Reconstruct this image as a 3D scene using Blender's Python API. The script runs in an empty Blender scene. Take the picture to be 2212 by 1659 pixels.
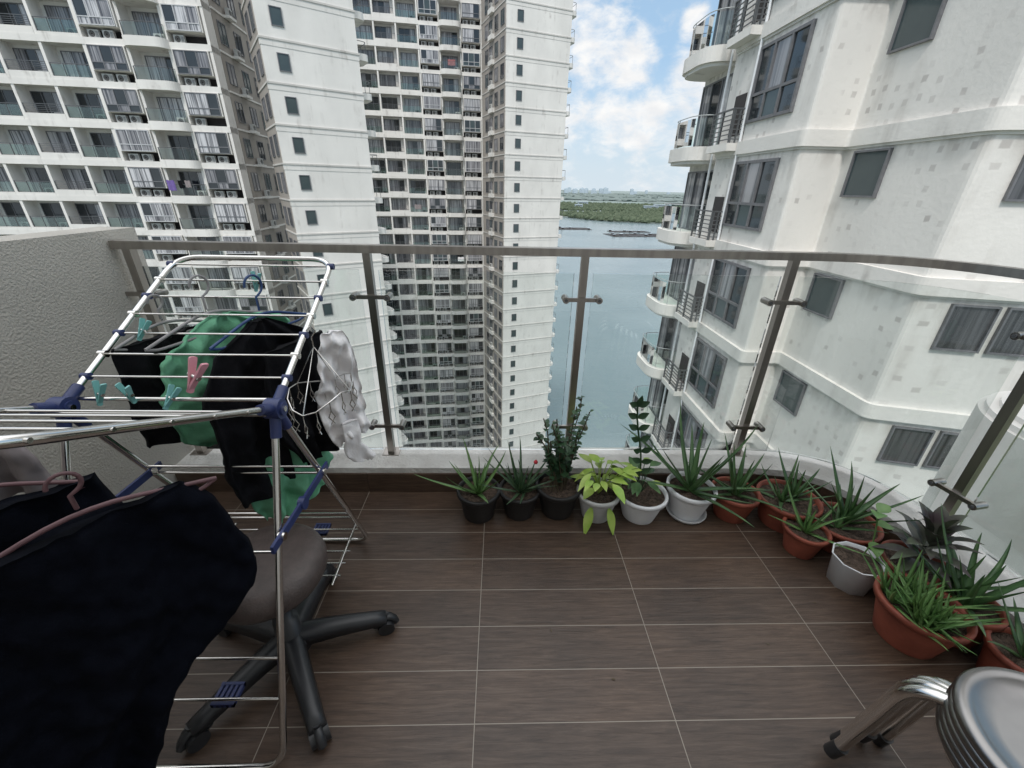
import bpy, math, random
from mathutils import Vector, Matrix, noise
random.seed(7)
S=bpy.context.scene
COL=S.collection
# ------------------------------------------------------------ materials
def newmat(n):
    m=bpy.data.materials.new(n); m.use_nodes=True
    return m,m.node_tree,m.node_tree.nodes["Principled BSDF"]
def N(t,ty,**k):
    n=t.nodes.new(ty)
    for a,b in k.items(): setattr(n,a,b)
    return n
def ramp(t,fac,stops):
    r=N(t,"ShaderNodeValToRGB"); e=r.color_ramp.elements
    e[0].position=stops[0][0]; e[0].color=(*stops[0][1],1)
    e[1].position=stops[-1][0]; e[1].color=(*stops[-1][1],1)
    for p,c in stops[1:-1]:
        x=e.new(p); x.color=(*c,1)
    t.links.new(fac,r.inputs[0]); return r.outputs[0]
def mat(n,c1,c2=None,rough=.6,metal=0,scale=8,stretch=(1,1,1),bump=0,bscale=None,coat=0,detail=4,coord="Object",spec=.5):
    m,t,b=newmat(n)
    c2=c2 or tuple(x*.8 for x in c1)
    tc=N(t,"ShaderNodeTexCoord"); mp=N(t,"ShaderNodeMapping"); mp.inputs["Scale"].default_value=stretch
    t.links.new(tc.outputs[coord],mp.inputs[0])
    nz=N(t,"ShaderNodeTexNoise"); nz.inputs["Scale"].default_value=scale; nz.inputs["Detail"].default_value=detail
    t.links.new(mp.outputs[0],nz.inputs[0])
    t.links.new(ramp(t,nz.outputs[0],[(.35,c1),(.68,c2)]),b.inputs["Base Color"])
    b.inputs["Roughness"].default_value=rough; b.inputs["Metallic"].default_value=metal
    b.inputs["Coat Weight"].default_value=coat; b.inputs["Specular IOR Level"].default_value=spec
    if bump:
        n2=N(t,"ShaderNodeTexNoise"); n2.inputs["Scale"].default_value=bscale or scale*4; n2.inputs["Detail"].default_value=3
        t.links.new(mp.outputs[0],n2.inputs[0])
        bp=N(t,"ShaderNodeBump"); bp.inputs["Strength"].default_value=bump; bp.inputs["Distance"].default_value=.02
        t.links.new(n2.outputs[0],bp.inputs["Height"]); t.links.new(bp.outputs[0],b.inputs["Normal"])
    return m
def facade(n,base,dirt_shade,patch=0,bandz=None,period=3.1,dirt_shade_amt=.55):
    """painted render: broad tone noise, vertical rain streaks, dirt painted below ledges as grime plus shadow, repainted square patches"""
    m,t,b=newmat(n); L=t.links.new
    geo=N(t,"ShaderNodeNewGeometry")
    def nz(sc,st,det=5):
        mp=N(t,"ShaderNodeMapping"); mp.inputs["Scale"].default_value=st; L(geo.outputs["Position"],mp.inputs[0])
        x=N(t,"ShaderNodeTexNoise"); x.inputs["Scale"].default_value=sc; x.inputs["Detail"].default_value=det
        L(mp.outputs[0],x.inputs[0]); return x.outputs[0]
    c=ramp(t,nz(.5,(1,1,.6)),[(.3,base),(.7,tuple(x*.88 for x in base))])
    st=ramp(t,nz(2.2,(1,1,.09),6),[(.52,(0,0,0)),(.72,(1,1,1))])
    bl=ramp(t,nz(1.3,(1,1,1),8),[(.45,(0,0,0)),(.7,(1,1,1))])
    sep=N(t,"ShaderNodeSeparateXYZ"); L(geo.outputs["Position"],sep.inputs[0])
    f=N(t,"ShaderNodeMath",operation="MULTIPLY"); L(st,f.inputs[0]); L(bl,f.inputs[1])
    fac=f
    if bandz is not None:  # grime and soft under-ledge shadow, both painted into the wall colour
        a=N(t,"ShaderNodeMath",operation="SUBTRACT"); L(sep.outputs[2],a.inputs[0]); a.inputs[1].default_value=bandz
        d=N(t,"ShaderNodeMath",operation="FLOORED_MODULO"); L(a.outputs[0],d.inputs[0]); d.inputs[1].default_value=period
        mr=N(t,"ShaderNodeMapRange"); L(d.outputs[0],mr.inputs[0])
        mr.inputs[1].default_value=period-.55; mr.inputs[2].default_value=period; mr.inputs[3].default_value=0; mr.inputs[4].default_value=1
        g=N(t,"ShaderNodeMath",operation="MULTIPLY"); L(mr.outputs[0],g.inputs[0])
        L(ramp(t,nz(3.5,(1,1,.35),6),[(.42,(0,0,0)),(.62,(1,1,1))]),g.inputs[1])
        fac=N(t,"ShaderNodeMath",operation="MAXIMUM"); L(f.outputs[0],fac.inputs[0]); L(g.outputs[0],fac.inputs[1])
    sc=N(t,"ShaderNodeMath",operation="MULTIPLY"); L(fac.outputs[0],sc.inputs[0]); sc.inputs[1].default_value=dirt_shade_amt
    mx=N(t,"ShaderNodeMix",data_type="RGBA"); L(sc.outputs[0],mx.inputs[0]); L(c,mx.inputs[6]); mx.inputs[7].default_value=(*dirt_shade,1)
    out=mx.outputs[2]
    if patch:
        ax=N(t,"ShaderNodeMath",operation="ADD"); L(sep.outputs[0],ax.inputs[0]); L(sep.outputs[1],ax.inputs[1])
        cb=N(t,"ShaderNodeCombineXYZ"); L(ax.outputs[0],cb.inputs[0]); L(sep.outputs[2],cb.inputs[1])
        wn=N(t,"ShaderNodeTexNoise"); wn.inputs["Scale"].default_value=2.2; L(cb.outputs[0],wn.inputs[0])
        va=N(t,"ShaderNodeVectorMath",operation="MULTIPLY_ADD"); L(wn.outputs[1],va.inputs[0]); va.inputs[1].default_value=(.12,.12,0); L(cb.outputs[0],va.inputs[2])
        vo=N(t,"ShaderNodeTexVoronoi",distance="CHEBYCHEV",voronoi_dimensions="2D"); vo.inputs["Scale"].default_value=2.9; vo.inputs["Randomness"].default_value=.33
        L(va.outputs[0],vo.inputs["Vector"])
        lt=N(t,"ShaderNodeMapRange"); L(vo.outputs["Distance"],lt.inputs[0]); lt.inputs[1].default_value=.15; lt.inputs[2].default_value=.22; lt.inputs[3].default_value=1; lt.inputs[4].default_value=0
        sp=N(t,"ShaderNodeSeparateColor"); L(vo.outputs["Color"],sp.inputs[0])
        gt=N(t,"ShaderNodeMapRange"); L(sp.outputs[0],gt.inputs[0]); gt.inputs[1].default_value=.38; gt.inputs[2].default_value=.95
        msk=ramp(t,nz(.5,(1,1,1.2),2),[(.41,(.04,.04,.04)),(.54,(1,1,1))])
        m1=N(t,"ShaderNodeMath",operation="MULTIPLY"); L(lt.outputs[0],m1.inputs[0]); L(gt.outputs[0],m1.inputs[1])
        m2=N(t,"ShaderNodeMath",operation="MULTIPLY"); L(m1.outputs[0],m2.inputs[0]); L(msk,m2.inputs[1])
        m3=N(t,"ShaderNodeMath",operation="MULTIPLY"); L(m2.outputs[0],m3.inputs[0]); m3.inputs[1].default_value=patch
        m4=N(t,"ShaderNodeMix",data_type="RGBA"); L(m3.outputs[0],m4.inputs[0]); L(out,m4.inputs[6]); m4.inputs[7].default_value=(.47,.44,.415,1)
        out=m4.outputs[2]
    L(out,b.inputs["Base Color"]); b.inputs["Roughness"].default_value=.85
    bp=N(t,"ShaderNodeBump"); bp.inputs["Strength"].default_value=.25; bp.inputs["Distance"].default_value=.03
    L(nz(9,(1,1,1),4),bp.inputs["Height"]); L(bp.outputs[0],b.inputs["Normal"])
    return m
def glassmat(n,tint=(.93,.97,.96),refl=.06,rough=.02):
    m=bpy.data.materials.new(n); m.use_nodes=True; t=m.node_tree; t.nodes.clear()
    o=N(t,"ShaderNodeOutputMaterial"); tr=N(t,"ShaderNodeBsdfTransparent"); tr.inputs[0].default_value=(*tint,1)
    g=N(t,"ShaderNodeBsdfGlossy"); g.inputs["Roughness"].default_value=rough
    lw=N(t,"ShaderNodeFresnel"); lw.inputs[0].default_value=1.45
    ad=N(t,"ShaderNodeMath",operation="MULTIPLY"); t.links.new(lw.outputs[0],ad.inputs[0]); ad.inputs[1].default_value=refl/.04
    mx=N(t,"ShaderNodeMixShader"); t.links.new(ad.outputs[0],mx.inputs[0]); t.links.new(tr.outputs[0],mx.inputs[1]); t.links.new(g.outputs[0],mx.inputs[2])
    t.links.new(mx.outputs[0],o.inputs[0]); return m
def curtain(n,c1,c2,scale=9):
    m,t,b=newmat(n); L=t.links.new
    geo=N(t,"ShaderNodeNewGeometry"); mp=N(t,"ShaderNodeMapping"); mp.inputs["Scale"].default_value=(1,1,.03); L(geo.outputs["Position"],mp.inputs[0])
    x=N(t,"ShaderNodeTexNoise"); x.inputs["Scale"].default_value=scale; x.inputs["Detail"].default_value=2; L(mp.outputs[0],x.inputs[0])
    L(ramp(t,x.outputs[0],[(.38,c1),(.6,c2)]),b.inputs["Base Color"]); b.inputs["Roughness"].default_value=.35; b.inputs["Coat Weight"].default_value=.8; b.inputs["Coat Roughness"].default_value=.03
    return m
WHITE=facade("tower_white_paint",(.78,.755,.715),(.40,.37,.34),bandz=6.16,dirt_shade_amt=.6)
WHITE2=facade("near_white_paint",(.76,.735,.695),(.36,.33,.295),patch=.85,bandz=2.62,dirt_shade_amt=.6)
BAND=facade("band_paint",(.76,.735,.695),(.28,.255,.23),dirt_shade_amt=.75)
LEDGE=facade("ledge_paint",(.60,.575,.54),(.25,.23,.2),dirt_shade_amt=.9)  # grimy ledge colour, deepened to stand in for faint ledge shadow
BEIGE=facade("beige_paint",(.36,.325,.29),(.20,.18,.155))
FRAME=mat("window_frame_grey",(.17,.17,.18),rough=.45)
FRAMEW=mat("window_frame_pale",(.55,.55,.56),rough=.45)
DGLASS=mat("dark_window_glass",(.018,.022,.025),(.03,.035,.04),rough=.04,scale=.6)
DGLASS.node_tree.nodes["Principled BSDF"].inputs["IOR"].default_value=1.65
BGLASS=mat("green_grey_glass",(.05,.07,.075),(.075,.098,.10),rough=.10,scale=.5)
CURT=curtain("curtain_pale",(.14,.14,.15),(.58,.57,.58))
CURT2=curtain("curtain_dim",(.06,.06,.07),(.32,.31,.32),7)
CURT3=curtain("curtain_dark",(.03,.03,.032),(.09,.09,.095),12)
RAILG=glassmat("railing_glass",(.84,.93,.90),.07)
DARKM=mat("dark_railing_metal",(.14,.145,.15),rough=.4,metal=.3)
PALEM=mat("grey_railing_metal",(.46,.48,.48),rough=.4,metal=.1)
ACW=mat("air_conditioner_casing",(.5,.5,.48),rough=.5)
BLACKM=mat("black_plastic",(.016,.017,.019),(.026,.027,.030),rough=.38)
LOUV=mat("dark_recess",(.05,.045,.045),rough=.9)
STEEL=mat("brushed_steel",(.44,.41,.38),(.34,.315,.29),rough=.32,metal=1,scale=30,stretch=(1,1,.1))
CHROME=mat("chrome",(.80,.78,.75),(.68,.66,.63),rough=.16,metal=1)
SEATST=mat("polished_stool_steel",(.34,.33,.32),(.24,.23,.225),rough=.30,metal=1,scale=5)
GLASS=glassmat("balcony_glass",(.955,.975,.97),.05,.01)
STUCCO=mat("stucco_wall",(.54,.51,.46),(.47,.445,.40),rough=.92,scale=3,bump=.45,bscale=110)
BODY=mat("building_body_paint",(.80,.78,.74),rough=.9,scale=2)
KERB=mat("kerb_white_paint",(.74,.73,.70),(.56,.54,.51),rough=.8,scale=6,bump=.4,bscale=60)
BLUEP=mat("navy_plastic",(.03,.045,.14),(.025,.035,.11),rough=.4)
TEAL=mat("teal_plastic",(.22,.52,.50),rough=.4)
PINK=mat("pink_plastic",(.76,.34,.40),rough=.4)
MAUVE=mat("mauve_plastic",(.13,.062,.068),rough=.5)
GREYP=mat("grey_plastic",(.30,.29,.29),rough=.5)
NAVYH=mat("navy_hanger",(.02,.06,.18),rough=.4)
BLACKC=mat("black_cloth",(.006,.006,.0075),(.011,.011,.0135),rough=.95,scale=25,bump=.3,bscale=200,spec=.15)
NAVYC=mat("navy_denim",(.0025,.0032,.006),(.0045,.0055,.010),rough=.95,scale=30,bump=.25,bscale=300,spec=.08)
GREENC=mat("green_cloth",(.16,.43,.26),(.21,.52,.33),rough=.9,scale=20,bump=.2,bscale=200,spec=.2)
WHITEC=mat("white_cloth",(.84,.81,.81),(.88,.86,.86),rough=.9,scale=20,bump=.2,bscale=150)
GREYC=mat("grey_pink_cloth",(.30,.26,.26),rough=.95)
SEATM=mat("brown_vinyl",(.080,.061,.055),(.060,.046,.042),rough=.5,scale=40,bump=.15)
TERRA=mat("terracotta",(.28,.072,.042),(.18,.045,.027),rough=.6,scale=9,bump=.1)
WPOT=mat("white_plastic_pot",(.80,.81,.82),(.70,.71,.73),rough=.45,scale=9)
GPOT=mat("grey_white_pot",(.58,.58,.57),(.48,.48,.47),rough=.6)
BPOT=mat("black_plastic_pot",(.014,.013,.013),(.022,.020,.019),rough=.55)
SOIL=mat("soil",(.055,.038,.027),(.15,.105,.078),rough=1,scale=60,bump=1,bscale=120)
def leafmat(n,a,b_,rough=.42,scale=14): return mat(n,a,b_,rough=rough,scale=scale,detail=3)
ALOE=leafmat("aloe_green",(.045,.11,.038),(.10,.19,.068))
ALOE2=leafmat("aloe_dull_green",(.036,.085,.038),(.075,.13,.06))
ALOEL=leafmat("aloe_light_green",(.08,.18,.05),(.155,.27,.085))
LEAFD=leafmat("dark_leaf",(.02,.058,.025),(.045,.10,.042))
LEAFY=leafmat("yellow_green_leaf",(.23,.39,.05),(.40,.50,.12))
LEAFP=leafmat("purple_tinged_leaf",(.065,.045,.052),(.095,.12,.075))
STEM=mat("stem",(.09,.07,.04),rough=.8)
REDF=mat("red_flower",(.6,.03,.05))
BAGM=mat("clear_plastic_bag",(.35,.38,.38),(.5,.52,.52),rough=.15,bump=.8,bscale=30,coat=1)
def floor_material(n,vertical=False):
    m,t,b=newmat(n); L=t.links.new
    geo=N(t,"ShaderNodeNewGeometry"); mp=N(t,"ShaderNodeMapping"); mp.inputs["Location"].default_value=(.07+.63*8,-.70+.157*30,0)
    L(geo.outputs["Position"],mp.inputs[0])
    br=N(t,"ShaderNodeTexBrick"); br.offset=0; br.offset_frequency=1; br.squash=1
    br.inputs["Scale"].default_value=1; br.inputs["Brick Width"].default_value=.63; br.inputs["Row Height"].default_value=.157
    br.inputs["Mortar Size"].default_value=.0014; br.inputs["Mortar Smooth"].default_value=.1; br.inputs["Bias"].default_value=0
    br.inputs["Color1"].default_value=(0,0,0,1); br.inputs["Color2"].default_value=(1,1,1,1); br.inputs["Mortar"].default_value=(.5,.5,.5,1)
    L(mp.outputs[0],br.inputs[0])
    m2=N(t,"ShaderNodeMapping"); m2.inputs["Scale"].default_value=(2.6,34,34); L(geo.outputs["Position"],m2.inputs[0])
    va=N(t,"ShaderNodeVectorMath",operation="MULTIPLY_ADD"); L(br.outputs[0],va.inputs[0]); va.inputs[1].default_value=(7,3,0); L(m2.outputs[0],va.inputs[2])
    g=N(t,"ShaderNodeTexNoise"); g.inputs["Scale"].default_value=2.4; g.inputs["Detail"].default_value=9; g.inputs["Roughness"].default_value=.74; g.inputs["Distortion"].default_value=.6
    L(va.outputs[0],g.inputs[0])
    g2=N(t,"ShaderNodeTexNoise"); g2.inputs["Scale"].default_value=3.2; g2.inputs["Detail"].default_value=6; L(geo.outputs["Position"],g2.inputs[0])
    c=ramp(t,g.outputs[0],[(.30,(.034,.022,.0155)),(.5,(.074,.049,.035)),(.72,(.122,.086,.063))])
    c2=ramp(t,br.outputs[0],[(0,(.84,.84,.84)),(1,(1.1,1.08,1.06))])
    mu=N(t,"ShaderNodeMix",data_type="RGBA",blend_type="MULTIPLY"); mu.inputs[0].default_value=1; L(c,mu.inputs[6]); L(c2,mu.inputs[7])
    mu2=N(t,"ShaderNodeMix",data_type="RGBA",blend_type="MULTIPLY"); mu2.inputs[0].default_value=1; L(mu.outputs[2],mu2.inputs[6])
    L(ramp(t,g2.outputs[0],[(.3,(.76,.76,.79)),(.7,(1.2,1.15,1.1))]),mu2.inputs[7])
    mx=N(t,"ShaderNodeMix",data_type="RGBA"); L(br.outputs["Fac"],mx.inputs[0]); L(mu2.outputs[2],mx.inputs[6]); mx.inputs[7].default_value=(.27,.235,.195,1)
    if vertical: L(mu2.outputs[2],b.inputs["Base Color"])
    else: L(mx.outputs[2],b.inputs["Base Color"])
    L(ramp(t,g.outputs[0],[(.3,(.44,.44,.44)),(.7,(.26,.26,.26))]),b.inputs["Roughness"])
    bp=N(t,"ShaderNodeBump"); bp.inputs["Strength"].default_value=.4; bp.inputs["Distance"].default_value=.004
    L(g.outputs[0],bp.inputs["Height"]); L(bp.outputs[0],b.inputs["Normal"])
    return m
FLOORM=floor_material("wood_grain_floor_tile"); SKIRTM=floor_material("skirting_tile",True)

# ------------------------------------------------------------ mesh builder
class MB:
    def __init__(s): s.v=[];s.f=[];s.m=[];s.sm=[];s.mats=[];s.mesh=None
    def mi(s,m):
        if m not in s.mats: s.mats.append(m)
        return s.mats.index(m)
    def add(s,vs,fs,m,smooth=False,M=None):
        o=len(s.v); k=s.mi(m)
        if M is not None: vs=[M@Vector(v) for v in vs]
        s.v+= [tuple(v) for v in vs]
        for f in fs: s.f.append(tuple(i+o for i in f)); s.m.append(k); s.sm.append(smooth)
        return s
    def append(s,o,M):
        b=len(s.v); s.v+=[tuple(M@Vector(v)) for v in o.v]
        for f,k,sm in zip(o.f,o.m,o.sm):
            s.f.append(tuple(i+b for i in f)); s.m.append(s.mi(o.mats[k])); s.sm.append(sm)
    def box(s,x0,x1,y0,y1,z0,z1,m,M=None):
        vs=[(x0,y0,z0),(x1,y0,z0),(x1,y1,z0),(x0,y1,z0),(x0,y0,z1),(x1,y0,z1),(x1,y1,z1),(x0,y1,z1)]
        return s.add(vs,[(0,3,2,1),(4,5,6,7),(0,1,5,4),(1,2,6,5),(2,3,7,6),(3,0,4,7)],m,False,M)
    def prism(s,poly,z0,z1,m,M=None,smooth=False):
        a=sum(poly[i][0]*poly[(i+1)%len(poly)][1]-poly[(i+1)%len(poly)][0]*poly[i][1] for i in range(len(poly)))
        if a<0: poly=poly[::-1]
        n=len(poly); vs=[(x,y,z0) for x,y in poly]+[(x,y,z1) for x,y in poly]
        s.add(vs,[tuple(range(n-1,-1,-1)),tuple(range(n,2*n))]+[(i,(i+1)%n,n+(i+1)%n,n+i) for i in range(n)],m,smooth,M)
        return s
    def tube(s,pts,r,m,n=8,M=None,closed=False,cap=True):
        pts=[Vector(p) for p in pts]; L=len(pts); vs=[];fs=[]
        up=None
        for i,p in enumerate(pts):
            if closed: t=(pts[(i+1)%L]-pts[i-1])
            else: t=(pts[min(i+1,L-1)]-pts[max(i-1,0)])
            t.normalize()
            if up is None:
                up=Vector((0,0,1)) if abs(t.z)<.9 else Vector((1,0,0))
            a=(up-t*up.dot(t))
            if a.length<1e-4: a=t.orthogonal()
            a.normalize(); up=a; b=t.cross(a)
            rr=r[i] if isinstance(r,(list,tuple)) else r
            for k in range(n):
                an=2*math.pi*k/n; vs.append(p+a*math.cos(an)*rr+b*math.sin(an)*rr)
        R=L if closed else L-1
        for i in range(R):
            j=(i+1)%L
            for k in range(n): fs.append((i*n+k,i*n+(k+1)%n,j*n+(k+1)%n,j*n+k))
        s.add(vs,fs,m,True,M)
        if cap and not closed:
            s.add([vs[k] for k in range(n)],[tuple(range(n-1,-1,-1))],m,False,M)
            s.add([vs[(L-1)*n+k] for k in range(n)],[tuple(range(n))],m,False,M)
        return s
    def lathe(s,prof,m,c=(0,0,0),n=28,sx=1,sy=1,M=None,wob=0):
        vs=[];fs=[]
        for r,z in prof:
            for k in range(n):
                a=2*math.pi*k/n; q=1+wob*math.sin(a*5+z*20)
                vs.append((c[0]+r*q*math.cos(a)*sx,c[1]+r*q*math.sin(a)*sy,c[2]+z))
        for i in range(len(prof)-1):
            for k in range(n): fs.append((i*n+k,i*n+(k+1)%n,(i+1)*n+(k+1)%n,(i+1)*n+k))
        return s.add(vs,fs,m,True,M)
    def getmesh(s,name):
        if s.mesh: return s.mesh
        me=bpy.data.meshes.new(name); me.from_pydata(s.v,[],s.f)
        for m in s.mats: me.materials.append(m)
        me.polygons.foreach_set("material_index",s.m); me.polygons.foreach_set("use_smooth",s.sm)
        me.update(); s.mesh=me; return me
    def obj(s,name,parent=None,M=None,label=None,category=None,kind=None,group=None):
        o=bpy.data.objects.new(name,s.getmesh(name)); COL.objects.link(o)
        if parent: o.parent=parent
        if M is not None: o.matrix_basis=M
        for k,v in (("label",label),("category",category),("kind",kind),("group",group)):
            if v: o[k]=v
        return o
def empty(name,M,label,category,group=None,size=.2):
    o=bpy.data.objects.new(name,None); COL.objects.link(o); o.matrix_basis=M; o.empty_display_size=size
    o["label"]=label; o["category"]=category
    if group: o["group"]=group
    return o
def T(x,y,z=0): return Matrix.Translation((x,y,z))
def frameM(P,d,z=0):
    d=Vector((d[0],d[1])).normalized()
    return Matrix(((d.x,-d.y,0,P[0]),(d.y,d.x,0,P[1]),(0,0,1,z),(0,0,0,1)))
def roundpoly(pts,rad,n=6):
    out=[];L=len(pts)
    for i,p in enumerate(pts):
        r=rad[i] if isinstance(rad,(list,tuple)) else rad
        p=Vector(p);a=Vector(pts[i-1]);b=Vector(pts[(i+1)%L])
        if r<=0: out.append(tuple(p)); continue
        d1=(a-p).normalized()*r; d2=(b-p).normalized()*r
        for k in range(n+1):
            t=k/n; q=(1-t)**2*(p+d1)+2*(1-t)*t*p+t*t*(p+d2); out.append((q.x,q.y))
    return out
def roundpath(pts,rad,n=6):
    out=[Vector(pts[0])]
    for i in range(1,len(pts)-1):
        p=Vector(pts[i]);a=Vector(pts[i-1]);b=Vector(pts[i+1])
        r=min(rad,(a-p).length*.49,(b-p).length*.49)
        d1=(a-p).normalized()*r; d2=(b-p).normalized()*r
        for k in range(n+1):
            t=k/n; out.append((1-t)**2*(p+d1)+2*(1-t)*t*p+t*t*(p+d2))
    out.append(Vector(pts[-1])); return out
def repeat(root,W,name,items,limit=100):
    """items: (proto, local matrix); the nearest ones become parts of their own, the rest one stuff part"""
    cam=Vector((0,0,1.5))
    items=sorted(items,key=lambda it:((W@it[1]).translation-cam).length)
    for p,M in items[:limit]: p.obj(name,root,M)
    if items[limit:]:
        mb=MB()
        for p,M in items[limit:]: mb.append(p,M)
        mb.obj(name,root,None,kind="stuff")

# ------------------------------------------------------------ window / railing prototypes
def window(w,h,nx,ny,frame,panes,fw=.06,depth=.08,rowsplit=None):
    b=MB()
    xs=[w*i/nx for i in range(nx+1)]; zs=rowsplit or [h*i/ny for i in range(ny+1)]
    for x in xs:
        xx=min(max(x,fw/2),w-fw/2); b.box(xx-fw/2,xx+fw/2,-depth,0,0,h,frame)
    for z in zs:
        zz=min(max(z,fw/2),h-fw/2); b.box(.001,w-.001,-depth+.004,-.004,zz-fw/2,zz+fw/2,frame)
    for i in range(nx):
        for j in range(len(zs)-1):
            b.box(xs[i]+.01,xs[i+1]-.01,-.03-(i%2)*.008,-.012,zs[j]+.01,zs[j+1]-.01,panes[(i+j*nx)%len(panes)])
    return b
def railing(w,h,glass=True,bars=False,post=1.1):
    b=MB(); n=max(2,int(round(w/post)))
    for i in range(n+1):
        x=min(max(w*i/n,.03),w-.03); b.box(x-.02,x+.02,-.03,.03,0,h,DARKM)
    b.box(0,w,-.035,.035,h,h+.045,DARKM)
    if glass:
        for i in range(n): b.box(w*i/n+.04,w*(i+1)/n-.04,-.008,.008,.06,h-.07,RAILG)
    if bars:
        z=.1
        while z<h-.03: b.box(.005,w-.005,-.015,.015,z,z+.03,DARKM); z+=.14
    return b
def ac_unit(w=.85,h=.6):
    b=MB(); b.box(0,w,0,.3,0,h,ACW)
    c=[(w*.38+.23*math.cos(a*.524),h/2+.23*math.sin(a*.524)) for a in range(12)]
    b.add([(x,-.012,z) for x,z in c],[tuple(range(12))],LOUV)
    for k in (.1,.17): 
        pts=[(w*.38+k*math.cos(a*.524),-.02,h/2+k*math.sin(a*.524)) for a in range(12)]
        b.tube(pts,.008,ACW,4,closed=True)
    for i in range(5): b.box(w*.72,w*.95,-.01,0,.1+i*.08,.13+i*.08,LOUV)
    return b
AC=ac_unit()
BW=3.35
doors=[window(2.5,2.3,3,1,FRAME,p,.06) for p in ([DGLASS],[DGLASS,DGLASS,CURT],[CURT2,DGLASS,CURT],[CURT2],[CURT,CURT2,DGLASS],[CURT])]
baywins=[window(2.75,1.75,3,2,FRAMEW if i%2 else FRAME,p,.07,rowsplit=[0,.55,1.75]) for i,p in enumerate(([CURT],[CURT,CURT2,CURT,DGLASS],[DGLASS,CURT2],[CURT2],[CURT,CURT,DGLASS],[BGLASS,DGLASS]))]
smallwin=window(.95,1.3,1,1,FRAME,[BGLASS],.06)
narrow=[window(1.5,1.75,2,1,FRAME,p,.06) for p in ([DGLASS],[CURT2],[BGLASS])]
rail1=railing(BW-.3,.95); rail2=railing(BW-.3,.95,False,True)
HZ=76.0
def tower(label,O,d,nb,types,zb,ztop,BO,Bd,Blen,Bdep,swx,sidewin):
    W=frameM(O,d,-HZ); root=empty("apartment_tower",W,label,"apartment building",size=5)
    rnd=random.Random(int(abs(O[0]*10)))
    wall=MB(); Lb=BW*nb; ks=range(int(math.ceil((-HZ-zb+4)/3.1)),int((ztop-zb)/3.1)+1)
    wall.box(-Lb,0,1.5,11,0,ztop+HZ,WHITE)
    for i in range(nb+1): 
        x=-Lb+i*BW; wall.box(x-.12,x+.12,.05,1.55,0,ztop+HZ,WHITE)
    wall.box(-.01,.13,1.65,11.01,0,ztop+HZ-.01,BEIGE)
    slabs=MB(); wins=[];rails=[];acs=[]
    RF=Matrix(((0,-1,0,.13),(1,0,0,0),(0,0,1,0),(0,0,0,1)))
    for k in ks:
        zt=zb+3.1*k+HZ
        slabs.box(-Lb-.1,.12,0,1.62,zt-.5,zt,BAND)
        if sidewin:
            slabs.box(0,.22,1.63,11.05,zt-.10,zt+.05,BAND)
            for yy,pr in ((2.3,0),(5.6,1),(8.6,2)): wins.append((narrow[(pr+k)%3],RF@T(yy,0,zt+.65)))
            slabs.box(.1,.75,4.0,5.4,zt-.1,zt+.12,BAND); acs.append((AC,RF@T(4.2,-.5,zt+.12)))
        for i in range(nb):
            x=-Lb+i*BW; ty=types[i]
            if ty in "BDC":
                off=.42 if ty!="D" else .12
                wins.append((rnd.choice(doors),T(x+off,1.5,zt+.02)))
                if ty=="B":
                    slabs.box(x+.1,x+BW-.1,.02,.16,zt,zt+.22,BAND)
                    rails.append((rail1,T(x+.15,.1,zt+.2)))
                elif ty=="C":
                    pl=roundpoly([(x-.1,.01),(x+.15,-.75),(x+BW-.15,-.75),(x+BW+.1,.01)],[0,.7,.7,0])
                    slabs.prism(pl,zt-.54,zt+.16,BAND)
                    r=MB(); path=[(a,b_+.06) for a,b_ in roundpoly([(x+.02,.0),(x+.22,-.68),(x+BW-.22,-.68),(x+BW-.02,.0)],[0,.65,.65,0],4)]
                    r.tube([(a-x,b_,1.0) for a,b_ in path],.025,DARKM,5)
                    for q in path[::3]: r.box(q[0]-x-.02,q[0]-x+.02,q[1]-.02,q[1]+.02,0,1.0,DARKM)
                    for q,q2 in zip(path[:-1],path[1:]):
                        r.add([(q[0]-x,q[1],.05),(q2[0]-x,q2[1],.05),(q2[0]-x,q2[1],.93),(q[0]-x,q[1],.93)],[(0,1,2,3)],RAILG)
                    rails.append((r,T(x,0,zt+.16)))
                else:
                    slabs.box(x+.1,x+BW-.1,.02,.16,zt,zt+.5,BAND)
                    rails.append((rail2,T(x+.15,.1,zt+.5-.25)))
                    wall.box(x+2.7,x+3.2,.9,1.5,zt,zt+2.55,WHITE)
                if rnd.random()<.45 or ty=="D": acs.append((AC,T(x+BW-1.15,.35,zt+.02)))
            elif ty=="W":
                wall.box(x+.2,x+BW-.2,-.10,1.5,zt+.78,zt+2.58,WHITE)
                wins.append((rnd.choice(baywins),T(x+.3,-.105,zt+.81)))
                acs.append((AC,T(x+.45,.3,zt+.02)))
                if rnd.random()<.85: acs.append((AC,T(x+1.6,.3,zt+.02)))
                wall.box(x+.12,x+BW-.12,1.3,1.5,zt,zt+.78,LOUV)
    Bw=frameM(BO,Bd,-HZ); Bl=W.inverted()@Bw
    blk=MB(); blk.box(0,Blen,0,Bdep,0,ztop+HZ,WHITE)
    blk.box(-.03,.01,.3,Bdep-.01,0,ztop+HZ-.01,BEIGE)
    LF=Matrix(((0,1,0,-.03),(-1,0,0,0),(0,0,1,0),(0,0,0,1)))
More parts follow.
